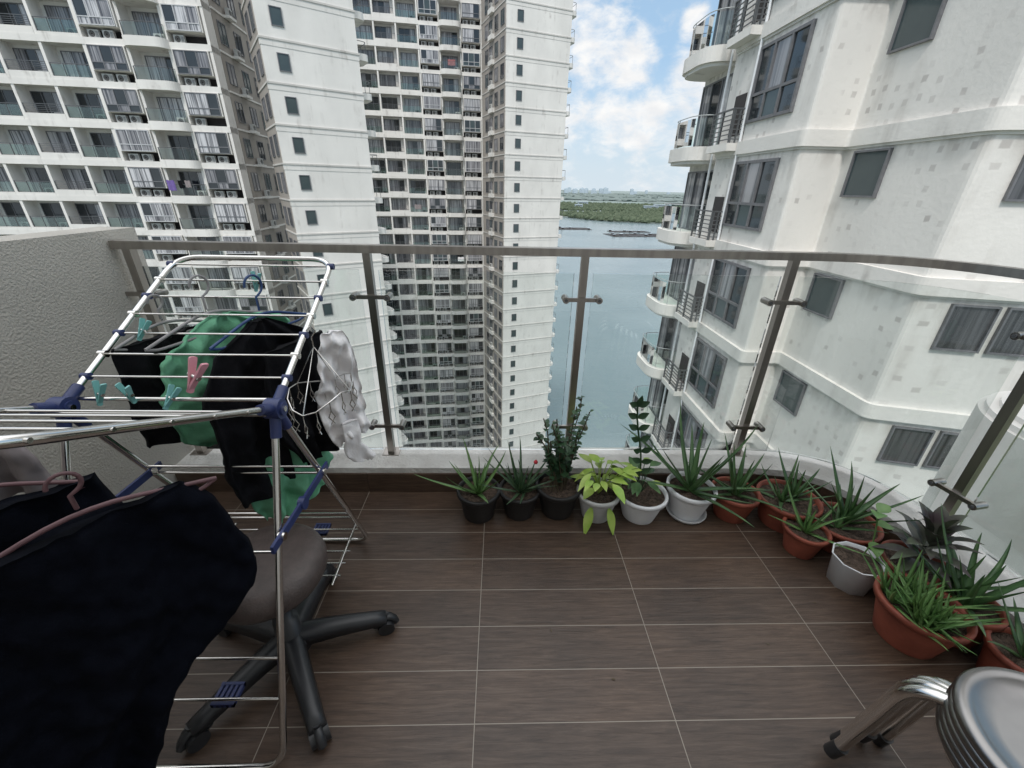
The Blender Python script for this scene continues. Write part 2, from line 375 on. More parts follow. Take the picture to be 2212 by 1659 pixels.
    for k in ks:
        zz=zb+3.1*k+HZ
        blk.box(-.1,Blen+.09,-.09,Bdep+.05,zz-.07,zz+.07,LEDGE)
        blk.box(-.04,Blen+.03,-.03,.3,zz-.5,zz-.07,BAND)
        wins.append((smallwin,Bl@T(swx,-.002,zz+.90)))
        for yy,pr in ((2.2,0),(4.8,1),(7.4,0),(9.3,2)):
            if yy+.1<Bdep: wins.append((narrow[(pr+k)%3],Bl@LF@T(-yy,0,zz+.65)))
        if Bdep>7:
            blk.box(-.5,0,5.0,6.8,zz-.1,zz+.5,BAND)
            acs.append((AC,Bl@LF@T(-6.4,-.4,zz+.5)))
        pl=roundpoly([(Blen-.2,.5),(Blen+1.2,.5),(Blen+1.2,3.2),(Blen-.2,3.2)],[0,.7,.7,0])
        blk.prism(pl,zz-.3,zz+.25,BAND)
        r=MB()
        path=roundpoly([(0,0),(1.25,0),(1.25,2.5),(0,2.5)],[0,.6,.6,0],4)
        r.tube([(a,b_,.95) for a,b_ in path],.03,DARKM,5)
        for q in path[::3]: r.box(q[0]-.02,q[0]+.02,q[1]-.02,q[1]+.02,0,.95,DARKM)
        rails.append((r,Bl@T(Blen-.15,.6,zz+.25)))
    wall.obj("wall",root); slabs.obj("floor_slab",root); 
    b=blk.obj("wall",root,Bl); b["label"]="white end wall with floor ledges"
    repeat(root,W,"window",wins); repeat(root,W,"balcony_railing",rails); repeat(root,W,"air_conditioner",acs)
    return W
W1=tower("tall white apartment tower with recessed balconies and glass railings",(-25.9,46.4),(20,2.3),8,"BBBDBWCW",6.2,27,(-20.1,43.6),(6.75,4.5),8.1,6.0,1.1,True)
W2=tower("more distant white apartment tower beside the water",(-3.4,84.2),(20,3.0),7,"BBDBWCW",6.2,40,(.6,73.4),(9.4,3.5),10.2,11.2,1.6,False)
def laundry(W,x,z,m,w,h,y=-.3):
    b=MB(); n=6
    vs=[];fs=[]
    for i in range(n+1):
        for j in range(3): vs.append((x+w*i/n,y+.05*math.sin(i*2.1+j),z+HZ-h*j/2+.03*math.sin(i*1.7)))
    for i in range(n):
        for j in range(2): fs.append((i*3+j,(i+1)*3+j,(i+1)*3+j+1,i*3+j+1))
    b.add(vs,fs,m,True); b.obj("laundry",None,W,label="cloth hung to dry on a tower balcony",category="laundry",group="laundry on the tower balconies")
PURP=mat("purple_cloth",(.18,.12,.36),rough=.9); REDC=mat("faded_red_cloth",(.42,.17,.17),rough=.9)
for x,k,m,w,h in ((-6.4,-2,PURP,.7,.9),(-5.4,-2,BLACKC,.35,.7),(-4.8,-2,GREYC,.5,.6)): laundry(W1,x,6.2+3.1*k+1.5,m,w,h,-.8)
for x,k,m in ((-5.5,4,REDC),(-5,-6,WHITEC),(-12.5,-3,GREYC)): laundry(W2,x,6.2+3.1*k+1.5,m,1.2,.8,-.2)

# ------------------------------------------------------------ near building
def near_building():
    W=T(9.25,12.45,-HZ); root=empty("apartment_building",W,"white apartment wing with curved bands, stained paint and repair patches","apartment building",size=5)
    ox,oy=9.25,12.45
    def L(p): return [(x-ox,y-oy) for x,y in p]
    top=15+HZ
    wall=MB()
    P=[(8.35,20.4),(8.35,17.35),(8.0,17.3),(8.0,12.45),(9.25,12.45),(9.25,8.85),(13.4,7.75),(17,7.75),(17,20.4)]
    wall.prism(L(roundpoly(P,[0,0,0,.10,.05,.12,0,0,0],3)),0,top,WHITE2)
    band=MB()
    Pb=[(8.27,20.5),(8.27,17.25),(7.89,17.2),(7.89,12.34),(9.14,12.34),(9.14,8.77),(13.37,7.64),(17.1,7.64),(17.1,20.5)]
    bal=[];glz=[];wins=[];led=[];rl=[]
    bigw=window(2.35,2.0,3,2,FRAME,[DGLASS,BGLASS,DGLASS,DGLASS,CURT2],.08,rowsplit=[0,.75,2.0])
    bw=window(1.12,1.08,1,1,FRAME,[BGLASS],.045); cw=window(.88,1.05,1,1,FRAME,[CURT3],.04); cw2=window(1.15,1.05,1,1,FRAME,[CURT3],.04)
    for k in range(-24,4):
        z0=2.65+3.1*k+HZ
        band.prism(L(roundpoly(Pb,[0,0,0,.20,.10,.24,0,0,0],6)),z0,z0+.38,BAND)
        band.prism(L(roundpoly([(x+(.06 if i<6 else 0),y+(.06 if 2<i<8 else 0)) for i,(x,y) in enumerate(Pb)],[0,0,0,.2,.1,.24,0,0,0],6)),z0-.06,z0+.001,BAND)
        LF=Matrix(((0,1,0,0),(-1,0,0,0),(0,0,1,0),(0,0,0,1)))
        wins.append((bw,T(0,12.06-oy,z0-1.20)@LF))
        wins.append((bigw,T(8.0-ox-.004,15.6-oy,z0-2.22)@LF))
        dC=Vector((4.15,-1.1)).normalized()
        for s,pr in ((.66,cw),(1.68,cw2),(3.5,cw)):
            wins.append((pr,frameM((dC.x*s,8.85-oy+dC.y*s),dC,z0-1.20)@T(0,-.003,0)))
        lb=MB(); lb.box(7.55-ox,8.05-ox,15.75-oy,17.25-oy,z0+.12,z0+.35,BAND)
        led.append(lb)
        rr=railing(1.5,.95,False,True); rl.append((rr,T(7.6-ox,17.25-oy,z0+.35)@LF))
        rl.append((railing(.4,.95,False,True),T(7.6-ox,15.78-oy,z0+.35)))
        band.box(8.0-ox-.02,8.02-ox,16.0-oy,16.7-oy,z0+.6,z0+1.8,LOUV)
        pb=[(8.5,17.85),(7.2,17.85),(7.15,20.6),(8.5,20.6)]
        b=MB(); b.prism(L(roundpoly(pb,[0,.95,.95,0],8)),z0-.05,z0+.42,BAND)
        b.prism(L(roundpoly([(8.5,17.95),(7.3,17.95),(7.25,20.5),(8.5,20.5)],[0,.9,.9,0],8)),z0-.16,z0-.049,BAND)
        bal.append(b)
        g=MB(); path=L(roundpoly([(8.3,17.98),(7.32,17.98),(7.27,20.47),(8.3,20.47)],[0,.85,.85,0],6))
        g.tube([(x,y,z0+1.45) for x,y in path],.017,PALEM,6)
        for q in path[::4]: g.box(q[0]-.012,q[0]+.012,q[1]-.012,q[1]+.012,z0+.4,z0+1.45,PALEM)
        for q,q2 in zip(path[:-1],path[1:]): g.add([(q[0],q[1],z0+.47),(q2[0],q2[1],z0+.47),(q2[0],q2[1],z0+1.37),(q[0],q[1],z0+1.37)],[(0,1,2,3)],RAILG)
        glz.append(g)
        wins.append((doors[(k%3)+2],T(8.35-ox-.004,20.3-oy,z0+.42)@LF))
    for y in (15.68,17.5):
        band.tube([(7.93-ox,y-oy,0),(7.93-ox,y-oy,top-.5)],.045,WPOT,8)
    wall.obj("wall",root); band.obj("facade_band",root)
    repeat(root,W,"window",wins)
    for b in bal: b.obj("balcony_slab",root)
    for g in glz: g.obj("glass_railing",root)
    for b in led: b.obj("service_ledge",root)
    repeat(root,W,"metal_railing",rl)
near_building()
aw=MB()
cx,cy,cr=5.05,2.66,.86
def arcp(q): return [(cx+q*math.cos(math.radians(a)),cy+q*math.sin(math.radians(a))) for a in range(90,271,6)]+[(7.0,cy-q),(7.0,cy+q)]
PAR=facade("parapet_paint",(.76,.74,.70),(.36,.33,.29),dirt_shade_amt=.8)
aw.prism(arcp(cr),-6,-.24,PAR); aw.prism(arcp(cr-.04),-.24,-.19,PAR); aw.prism(arcp(cr-.12),-.19,-.15,PAR)
aw.obj("parapet_wall",label="rounded white parapet wall of the adjoining balcony",category="wall")

# ------------------------------------------------------------ water, land, forest
def sheet(name,pts,z,m,kind="structure"):
    b=MB(); b.add([(x,y,z) for x,y in pts],[tuple(range(len(pts)))],m); return b.obj(name,kind=kind)
WATER,t,b=newmat("water"); L=t.links.new
geo=N(t,"ShaderNodeNewGeometry"); mp=N(t,"ShaderNodeMapping"); mp.inputs["Scale"].default_value=(.05,.16,1); mp.inputs["Rotation"].default_value=(0,0,.35); L(geo.outputs["Position"],mp.inputs[0])
n1=N(t,"ShaderNodeTexNoise"); n1.inputs["Scale"].default_value=2.2; n1.inputs["Detail"].default_value=8; n1.inputs["Roughness"].default_value=.6; L(mp.outputs[0],n1.inputs[0])
n2=N(t,"ShaderNodeTexNoise"); n2.inputs["Scale"].default_value=.012; n2.inputs["Detail"].default_value=4; L(geo.outputs["Position"],n2.inputs[0])
L(ramp(t,n2.outputs[0],[(.35,(.15,.20,.21)),(.65,(.20,.25,.26))]),b.inputs["Base Color"])
bp=N(t,"ShaderNodeBump"); bp.inputs["Strength"].default_value=.7; bp.inputs["Distance"].default_value=.7; L(n1.outputs[0],bp.inputs["Height"]); L(bp.outputs[0],b.inputs["Normal"])
b.inputs["Roughness"].default_value=.2; b.inputs["IOR"].default_value=1.36
sheet("water",[(-4000,95),(12000,95),(12000,16000),(-4000,16000)],-75,WATER)
GROUND=mat("ground_green",(.045,.075,.03),(.10,.10,.07),rough=1,scale=.03)
sheet("ground",[(-600,-300),(600,-300),(600,112),(40,112),(10,104),(-600,104)],-74.6,GROUND)
FARL=mat("far_land_haze_green",(.15,.195,.17),(.27,.31,.315),rough=1,scale=.006,detail=8,coord="Object")  # aerial haze painted into the land's base colour
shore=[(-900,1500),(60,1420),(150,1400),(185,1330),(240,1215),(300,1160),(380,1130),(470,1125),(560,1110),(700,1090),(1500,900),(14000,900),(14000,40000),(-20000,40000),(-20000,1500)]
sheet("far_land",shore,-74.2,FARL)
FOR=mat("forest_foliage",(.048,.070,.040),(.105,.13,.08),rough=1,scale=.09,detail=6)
FOR2=mat("haze_tinted_foliage",(.125,.16,.148),(.17,.205,.195),rough=1,scale=.02,detail=6)  # paler, bluer foliage: distance haze put into the colour
def inpoly(x,y,P):
    c=False
    for i in range(len(P)):
        x1,y1=P[i];x2,y2=P[i-1]
        if (y1>y)!=(y2>y) and x<(x2-x1)*(y-y1)/(y2-y1)+x1: c=not c
    return c
def blob(mb,x,y,z,r,h,m,rnd,n=7):
    vs=[];fs=[];rings=[(0.75,0),(1,.35),(.8,.72),(.35,.95)]
    for rr,zz in rings:
        for k in range(n):
            a=2*math.pi*(k+rnd.random()*.5)/n; q=rr*r*rnd.uniform(.7,1.2)
            vs.append((x+q*math.cos(a),y+q*math.sin(a),z+h*zz*rnd.uniform(.85,1.1)))
    vs.append((x,y,z+h))
    for i in range(3):
        for k in range(n): fs.append((i*n+k,i*n+(k+1)%n,(i+1)*n+(k+1)%n,(i+1)*n+k))
    for k in range(n): fs.append((3*n+k,3*n+(k+1)%n,4*n))
    mb.add(vs,fs,m)
rf=random.Random(3); fo=MB(); cnt=0
while cnt<4200:
    y=1080+(rf.random()**1.6)*1500; x=y*rf.uniform(.09,.50)
    if inpoly(x,y-6,shore):
        g=noise.noise(Vector((x*.004,y*.004,0)))
        if y>1500 and g<-.12: cnt+=.2; continue
        blob(fo,x,y,-74.3,rf.uniform(4,9),rf.uniform(7,13)*(1+.3*g),FOR,rf,6); cnt+=1
fo.obj("forest",kind="stuff")
fo=MB()
for i in range(2600):
    y=2500+(rf.random()**1.3)*7500; x=y*rf.uniform(.08,.50)
    g=noise.noise(Vector((x*.0012,y*.0012,3)))
    if g<-.05: continue
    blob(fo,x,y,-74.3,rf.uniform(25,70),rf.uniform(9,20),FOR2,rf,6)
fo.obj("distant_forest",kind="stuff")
HAZB=mat("haze_tinted_concrete",(.48,.55,.60),(.42,.49,.54),rough=1)  # pale blue concrete with haze mixed into its colour
for i in range(34):
    y=rf.uniform(7500,10500); x=y*rf.choice([rf.uniform(.14,.24),rf.uniform(.14,.24),rf.uniform(.12,.42)])
    h=rf.uniform(45,115); w=rf.uniform(35,80); b=MB()
    b.box(-w/2,w/2,-20,20,0,h,HAZB); b.box(-w/4,w/5,-10,10,h,h+8,HAZB)
    for q in range(int(h//12)): b.box(-w/2-1,w/2+1,-21,-20,q*12+4,q*12+6,HAZB)
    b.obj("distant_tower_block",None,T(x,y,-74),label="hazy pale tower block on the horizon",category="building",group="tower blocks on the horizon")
for x,y,w in ((640,1900,60),(760,2100,80),(420,2300,50),(330,1900,30)):
    b=MB(); b.box(-w/2,w/2,-10,10,0,16,HAZB); b.prism([(-w/2-1,-11),(w/2+1,-11),(w/2+1,11),(-w/2-1,11)],16,18,HAZB)
    for q in range(3): b.box(-w/2+2,w/2-2,-10.2,-10,3+q*4.5,5+q*4.5,DGLASS)
    b.obj("distant_building",None,T(x,y,-74.3),label="low pale building among the far shore trees",category="building",group="buildings among the far trees")
RAFT=mat("weathered_planks",(.05,.045,.045),(.10,.09,.085),rough=1,scale=.5)
def raft(x,y,nx,ny,rot,seed):
    r=random.Random(seed); b=MB(); c=9
    for i in range(nx+1): b.box(i*c-.8,i*c+.8,0,ny*c,0,.6,RAFT)
    for j in range(ny+1): b.box(-.8,nx*c+.8,j*c-.8,j*c+.8,.02,.62,RAFT)
    for i in range(nx):
        for j in range(ny):
            if r.random()<.7: b.box(i*c+1,i*c+c-1,j*c+1,j*c+c-1,.1,.4,BLACKM)
            if r.random()<.12: 
                b.box(i*c+2,i*c+6,j*c+2,j*c+6,.5,3.2,RAFT); b.prism([(i*c+1.5,j*c+1.5),(i*c+6.5,j*c+1.5),(i*c+6.5,j*c+6.5),(i*c+1.5,j*c+6.5)],3.2,3.6,HAZB)
    b.obj("fish_farm_raft",None,T(x,y,-75)@Matrix.Rotation(rot,4,'Z'),label="dark floating fish farm raft on the water",category="raft",group="fish farm rafts on the water")
raft(118,905,8,5,.1,1); raft(205,780,12,6,.15,2); raft(222,865,9,3,.15,3)

# ------------------------------------------------------------ balcony shell
b=MB(); b.box(-1.7,1.95,-1.6,1.80,-.2,0,FLOORM); b.obj("balcony_floor",kind="structure")
path_in=[(1.40,1.79),(1.58,1.765),(1.70,1.69),(1.78,1.56),(1.825,1.38),(1.84,1.15),(1.85,.9),(1.85,-1.6)]
path_out=[(1.42,1.985),(1.64,1.965),(1.85,1.87),(1.98,1.71),(2.05,1.52),(2.075,1.3),(2.08,.9),(2.08,-1.6)]
b=MB(); b.prism([(-1.7,1.79)]+path_in+path_out[::-1]+[(-1.7,1.985)],-.4,.15,KERB)
b.obj("balcony_kerb",label="low white painted kerb around the balcony edge",category="kerb")
b=MB()
xs=[-1.69,-1.33,-.70,-.07,.56,1.19,1.40]
for x0,x1 in zip(xs[:-1],xs[1:]): b.box(x0+.001,x1-.001,1.778,1.789,0.001,.118,SKIRTM)
for q,q2 in zip(path_in[:-2],path_in[1:-1]):
    b.add([(q[0]-.008,q[1]-.008,0),(q2[0]-.008,q2[1]-.008,0),(q2[0]-.008,q2[1]-.008,.118),(q[0]-.008,q[1]-.008,.118)],[(0,1,2,3)],SKIRTM)
b.obj("skirting",label="dark brown tile skirting along the kerb",category="skirting")
b=MB(); b.box(-1.86,-1.7,-1.6,2.08,-.4,1.30,STUCCO); b.obj("side_wall",label="fine cream stucco side wall of the balcony",category="wall")
b=MB(); b.box(-6,6,-2.2,-1.6,-.2,8,BODY); b.obj("building_wall",label="pale painted building wall behind the balcony",category="wall")
root=empty("balcony_railing",T(0,1.93,.15),"brushed steel and glass balcony railing with curved handrail","railing")
RL=T(0,-1.93,-.15)
rp=[(-1.69,1.93),(-.6,1.93),(.4,1.93),(1.35,1.93),(1.60,1.91),(1.80,1.83),(1.93,1.69),(2.0,1.52),(2.02,1.3),(2.03,.9),(2.03,-1.5)]
def smoothp(p,it=2):
    p=[Vector(q) for q in p]
    for _ in range(it):
        o=[p[0]]
        for a,c in zip(p[:-1],p[1:]): o+= [a*.75+c*.25,a*.25+c*.75]
        o.append(p[-1]); p=o
    return p
sp=smoothp(rp)
def ribbon(mb,pts,hw,z0,z1,m):
    vs=[];fs=[]
    for i,p in enumerate(pts):
        t=(pts[min(i+1,len(pts)-1)]-pts[max(i-1,0)]).normalized(); n=Vector((-t.y,t.x))
        for w,z in ((-hw,z0),(hw,z0),(hw,z1),(-hw,z1)): vs.append((p.x+n.x*w,p.y+n.y*w,z))
    for i in range(len(pts)-1):
        for k in range(4): fs.append((i*4+k,i*4+(k+1)%4,(i+1)*4+(k+1)%4,(i+1)*4+k))
    fs+= [(3,2,1,0),tuple(len(vs)-4+k for k in range(4))]
    mb.add(vs,fs,m)
h=MB(); ribbon(h,sp,.025,1.226,1.260,STEEL); h.obj("handrail",root,RL)
posts=[(-1.64,1.93,0),(-.60,1.93,0),(.385,1.93,0),(1.36,1.93,-.05),(2.0,1.37,-1.4),(2.03,.3,-1.57)]
for x,y,a in posts:
    M=RL@T(x,y,0)@Matrix.Rotation(a,4,'Z'); p=MB(); p.box(-.017,.017,-.012,.012,.15,1.226,STEEL); p.box(-.0145,.0145,.0125,.03,.152,1.224,STEEL)
    p.box(-.045,.045,-.03,.05,.145,.155,STEEL); p.obj("post",root,M)
    for z in (.335,1.03):
        br=MB()
        br.box(-.088,.088,-.026,-.0125,z-.009,z+.009,STEEL)
        for sx in (-.078,.078):
            br.tube([(sx,-.038,z),(sx,.028,z)],.0155,STEEL,12)
            br.tube([(sx,-.043,z),(sx,-.037,z)],.008,DARKM,8)
        br.obj("glass_clamp",root,M)
def gpanel(pts):
    g=MB(); ribbon(g,[Vector(p) for p in pts],.005,.175,1.15,GLASS); g.obj("glass_panel",root,RL)
gpanel([(-1.60,1.93),(-.645,1.93)]); gpanel([(-.555,1.93),(.34,1.93)]); gpanel([(.43,1.93),(1.315,1.93)])
cv=smoothp([(1.405,1.93),(1.60,1.915),(1.80,1.83),(1.93,1.69),(1.985,1.52),(1.995,1.43)],2); gpanel(cv)
gpanel([(2.01,1.31),(2.03,.9),(2.03,.36)])

# ------------------------------------------------------------ drying rack
X0,X1=-1.15,-.60; HY,HZr=.98,.955
root=empty("drying_rack",T(-.875,1.0,0),"chrome folding gull wing clothes rack with navy plastic joints","drying rack")
RR=T(.875,-1.0,0)
def wing(y1,z1,nb,name,jm):
    w=MB(); dy=1 if y1>HY else -1; a=Vector((0,HY+.03*dy,HZr+.015)); e=Vector((0,y1,z1)); 
    P=[(X0,a.y,a.z),(X0,e.y,e.z),(X1,e.y,e.z),(X1,a.y,a.z)]
    w.tube(roundpath(P,.085,8),.0090,CHROME,10)
    for i in range(nb):
        t=(i+.85)/(nb+.35); p=a.lerp(e,t)
        w.tube([(X0,p.y,p.z),(X1,p.y,p.z)],.0034,CHROME,6)
        for xx in (X0,X1):
            if jm: w.tube([(xx-.011,p.y,p.z),(xx+.011,p.y,p.z)],.0108,BLUEP if i%2==0 else CHROME,8)
            else: w.tube([(xx,p.y,p.z),(xx+.0105,p.y,p.z)],.004,CHROME,8)
    w.obj(name,root,RR)
wing(1.545,1.255,7,"wing",1); wing(.40,1.225,5,"wing",0)
def legf(y1,cross):
    w=MB(); P=[(X0,HY,HZr),(X0,y1,.013),(X1,y1,.013),(X1,HY,HZr)]
    w.tube(roundpath(P,.07,7),.0096,CHROME,10)
    for z in cross:
        t=(HZr-z)/(HZr-.013); y=HY+(y1-HY)*t; w.tube([(X0,y,z),(X1,y,z)],.0045,CHROME,6)
    w.obj("leg",root,RR)
legf(.60,(.59,.31,.2)); legf(1.43,(.66,.62,.3,.26))
sh=MB()
for i in range(5): 
    y=1.12+i*.055; sh.tube([(X0,y,.15+i*.004),(X1,y,.15+i*.004)],.004,CHROME,6)
for xx in (X0+.02,X1-.02): sh.tube([(xx,1.08,.145),(xx,1.37,.17)],.006,CHROME,6)
sh.obj("lower_shelf",root,RR)
cb=MB()
for y in (.94,1.02): cb.tube([(X0,y,HZr+.005),(X1,y,HZr+.005)],.006,CHROME,8)
cb.obj("cross_bar",root,RR)
for xx in (X0,X1):
    j=MB(); j.tube([(xx-.02,HY,HZr),(xx+.02,HY,HZr)],.028,BLUEP,16); j.tube([(xx+.02,HY,HZr),(xx+.026,HY,HZr)],.018,BLUEP,14)
    j.tube([(xx+.025,HY,HZr),(xx+.029,HY,HZr)],.008,CHROME,10)
    for dy,dz in ((.062,.032),(-.062,.03),(-.026,-.075),(.034,-.075)):
        j.tube([(xx,HY,HZr),(xx,HY+dy,HZr+dz)],.0145,BLUEP,8)
    j.obj("hinge_joint",root,RR)
    br=MB(); br.box(xx+.012,xx+.02,.79,1.16,.628,.652,BLUEP); br.tube([(xx+.008,.97,.64),(xx+.026,.97,.64)],.020,BLUEP,12)
    br.tube([(xx+.008,.84,.64),(xx+.026,.84,.64)],.012,CHROME,8); br.tube([(xx+.008,1.12,.64),(xx+.026,1.12,.64)],.012,CHROME,8)
    br.obj("brace",root,RR)
for y,z in ((1.36,.14),(.70,.17)):
    c=MB(); 
    for q in range(5): c.box(X1-.20+q*.014,X1-.192+q*.014,y-.03,y+.03,z,z+.012,BLUEP)
    c.box(X1-.2,X1-.136,y-.03,y-.022,z,z+.014,BLUEP); c.box(X1-.2,X1-.136,y+.022,y+.03,z,z+.014,BLUEP); c.obj("plastic_clip",root,RR)

# ------------------------------------------------------------ hangers, clothes
def hanger(c,dirv,width,m,label,sag=.10,r=.0048,bar=True,hk_s=1.0):
    d=Vector((dirv[0],dirv[1],0)).normalized(); c=Vector(c); b=MB()
    l=c-d*width/2-Vector((0,0,sag)); rr=c+d*width/2-Vector((0,0,sag))
    b.tube(roundpath([l,c,rr],.08,5),r,m,8)
    if bar: b.tube(roundpath([l,l+d*.03-Vector((0,0,.012)),rr-d*.03-Vector((0,0,.012)),rr],.02,3),r*.9,m,8)
    hk=[c+Vector((0,0,0)),c+Vector((0,0,.03*hk_s))]
    for a in range(-60,200,20):
        an=math.radians(a); hk.append(c+d*(.022*hk_s*math.cos(an))+Vector((0,0,hk_s*(.055+.022*math.sin(an)))))
    b.tube(hk,r*.8,m,6)
    b.obj("clothes_hanger",None,None,label=label,category="clothes hanger")
def garment(name,c,dirv,rows,m,label,category,thick=.03,fold=.018,nf=5,seed=0,nx=44,nz=50,sway=.02,ph=0,crumple=.006):
    """rows: (z, s0, s1) from top to bottom; closed double layer with folds"""
    d=Vector((dirv[0],dirv[1],0)).normalized(); nrm=Vector((-d.y,d.x,0)); c=Vector((c[0],c[1],0))
    zt,zb=rows[0][0],rows[-1][0]; vs=[];fs=[]
    def at(z):
        for a,b_ in zip(rows[:-1],rows[1:]):
            if a[0]>=z>=b_[0]:
                t=(a[0]-z)/max(1e-6,a[0]-b_[0]); return a[1]+(b_[1]-a[1])*t,a[2]+(b_[2]-a[2])*t
        return rows[-1][1],rows[-1][2]
    ring=2*nx
    for j in range(nz+1):
        t=j/nz; z=zt+(zb-zt)*t; s0,s1=at(z)
        s1+=.012*noise.noise(Vector((z*14,seed*2,3))); s0+=.012*noise.noise(Vector((z*14,seed*2,9)))
        for i in range(ring):
            u=(i/nx) if i<nx else (2-i/nx); side=-1 if i<nx else 1
            s=s0+(s1-s0)*u
            q=Vector((s*7,z*3.5,seed*3.1))
            f=fold*(.35+t)*math.sin(nf*2*math.pi*u+ph+1.6*noise.noise(q)+side*.5)+.03*noise.noise(q*1.3+Vector((5,5,side*.4)))*(.3+t)
            f+=crumple*(noise.noise(Vector((s*40,z*25,seed)))+1.3*noise.noise(Vector((s*16+z*9,z*14,seed+4))))
            th=thick*math.sin(math.pi*min(max(u,.0),1))**.5*(.45+.55*t)
            zz=z+(.018*noise.noise(Vector((u*5,seed,1))) if j==nz else 0)
            vs.append(c+d*s+nrm*(side*th+f+sway*t*t)+Vector((0,0,zz)))
    for j in range(nz):
        for i in range(ring): fs.append((j*ring+i,j*ring+(i+1)%ring,(j+1)*ring+(i+1)%ring,(j+1)*ring+i))
    fs.append(tuple(range(ring)))
    b=MB(); b.add(vs,fs,m,True); b.obj(name,None,None,label=label,category=category)
dA=(.30,.95)
hanger((-.80,1.36,1.115),dA,.40,NAVYH,"navy blue plastic clothes hanger holding a black shirt",sag=.065,hk_s=1.5)
garment("black_shirt",(-.80,1.34),dA,[(1.09,-.03,.03),(1.02,-.18,.17),(.97,-.22,.24),(.86,-.26,.27),(.84,-.24,.20),(.62,-.25,.20),(.47,-.22,.19)],BLACKC,"black shirt drying on a navy hanger","shirt",seed=1,nf=4,crumple=.009)
hanger((-.95,1.33,1.125),dA,.42,GREYP,"grey plastic clothes hanger holding a green shirt",sag=.065,hk_s=1.4)
garment("green_shirt",(-.94,1.36),dA,[(1.10,-.03,.05),(1.05,-.14,.22),(1.0,-.22,.30),(.84,-.25,.32),(.80,-.24,.22),(.72,-.22,.20),(.66,-.14,.18)],GREENC,"mint green shirt drying on a hanger","shirt",seed=2,nf=4,crumple=.018)
garment("green_towel",(-.82,1.30),(.62,.78),[(.60,-.08,.14),(.46,-.14,.20),(.38,-.12,.16),(.32,-.10,.02)],GREENC,"green cloth hanging beneath the black shirt","cloth",seed=7,nf=3,crumple=.014)
garment("dark_shorts",(-1.08,1.30),dA,[(1.05,-.16,.12),(.95,-.17,.13),(.80,-.17,.14),(.70,-.15,.12)],BLACKC,"small dark shorts pegged to the rack","shorts",seed=3,nf=4)
hanger((-1.08,1.30,1.10),dA,.30,GREYP,"grey plastic clothes hanger holding dark shorts",sag=.05)
garment("black_trousers",(-.70,1.30),dA,[(1.02,-.10,.16),(.9,-.12,.19),(.7,-.10,.19),(.55,-.02,.17)],BLACKC,"black trousers hanging from the rack","trousers",seed=9,nf=3)
garment("white_shorts",(-.565,1.34),(.78,.62),[(1.05,-.03,.03),(1.0,-.055,.055),(.85,-.085,.07),(.70,-.085,.085),(.62,-.06,.095)],WHITEC,"crumpled white shorts clipped to the rack","shorts",seed=4,nf=2.5,fold=.012,crumple=.030)
garment("white_sock",(-.545,1.31),(.8,.6),[(.72,-.03,.03),(.62,-.03,.03),(.57,-.03,.06),(.54,-.01,.08),(.53,.02,.07)],WHITEC,"white sock hanging from a clip","sock",seed=5,nf=1,fold=.006,thick=.02)
dJ=(.62,.78)
hanger((-.77,.60,.955),dJ,.42,MAUVE,"dark mauve plastic clothes hanger with trousers over it",sag=.06,r=.0048)
garment("navy_trousers",(-.77,.60),dJ,[(.925,-.40,.15),(.86,-.42,.195),(.72,-.42,.225),(.62,-.42,.235),(.55,-.42,.21),(.48,-.42,.12),(.42,-.42,.03),(.30,-.42,-.05),(.12,-.42,-.15)],NAVYC,"dark navy trousers draped in heavy folds","trousers",seed=6,nf=3,fold=.020,thick=.04,crumple=.010,nx=70,nz=80)
garment("navy_shirt",(-.93,.66),dJ,[(.93,-.35,.10),(.80,-.38,.12),(.60,-.38,.10),(.35,-.36,.0)],NAVYC,"dark navy shirt hanging beside the trousers","shirt",seed=8,nf=3,thick=.05,crumple=.012)
hanger((-1.00,.62,.99),(.8,.6),.34,MAUVE,"dark mauve plastic clothes hanger holding a shirt",sag=.07,r=.0045)
garment("grey_cloth",(-1.17,.78),(.9,.3),[(.98,-.08,.10),(.90,-.1,.1),(.80,-.1,.09)],GREYC,"small greyish pink cloth pegged to the rack","cloth",seed=11,nf=2,thick=.01)
def peg(c,rot,m,label,sc=1.0):
    b=MB(); 
    for s in (-1,1):
        b.prism(roundpoly([(-.006,-.035),(.006,-.035),(.006,.0),(.008,.038),(-.008,.038),(-.006,0)],.004,2),-.0018+.0065*s,.0024+.0065*s,m,Matrix.Scale(sc,4)@Matrix.Rotation(math.pi/2,4,'X')@Matrix.Rotation(s*.24,4,'X'))
    b.tube([(0,-.013*sc,-.0),(0,.013*sc,0)],.005*sc,CHROME,8)
    b.obj("clothes_peg",None,T(*c)@Matrix.Rotation(rot[2],4,'Z')@Matrix.Rotation(rot[1],4,'Y')@Matrix.Rotation(rot[0],4,'X'),label=label,category="clothes peg")
pl="teal plastic clothes peg gripping a rack bar"
for x,y,z,r in ((-1.06,1.0,.985,.2),(-.985,1.0,.985,-.3),(-.88,1.0,.975,.6),(-1.08,1.22,1.09,.5),(-.84,1.45,1.19,.1)): peg((x,y,z),(.2,r,1.3),TEAL,pl,.95)
peg((-.83,1.04,1.02),(.35,.3,1.3),PINK,"pink plastic clothes peg gripping a rack bar",1.4)
root=empty("sock_hanger",T(-.57,1.20,1.05),"round wire sock hanger with many small clips","sock hanger")
b=MB(); ring=[(.10*math.cos(a*.4189)*.9,.13*math.sin(a*.4189),-.15+.02*math.sin(a)) for a in range(15)]
b.tube(ring,.0022,CHROME,6,closed=True); b.tube([ring[0],(0,0,0),ring[7]],.0018,CHROME,5); b.tube([ring[4],(0,0,0),ring[11]],.0018,CHROME,5)
b.tube([(0,0,0),(0,0,.03),(.015,0,.05),(0,0,.065),(-.012,0,.05)],.0022,CHROME,6); b.obj("ring",root)
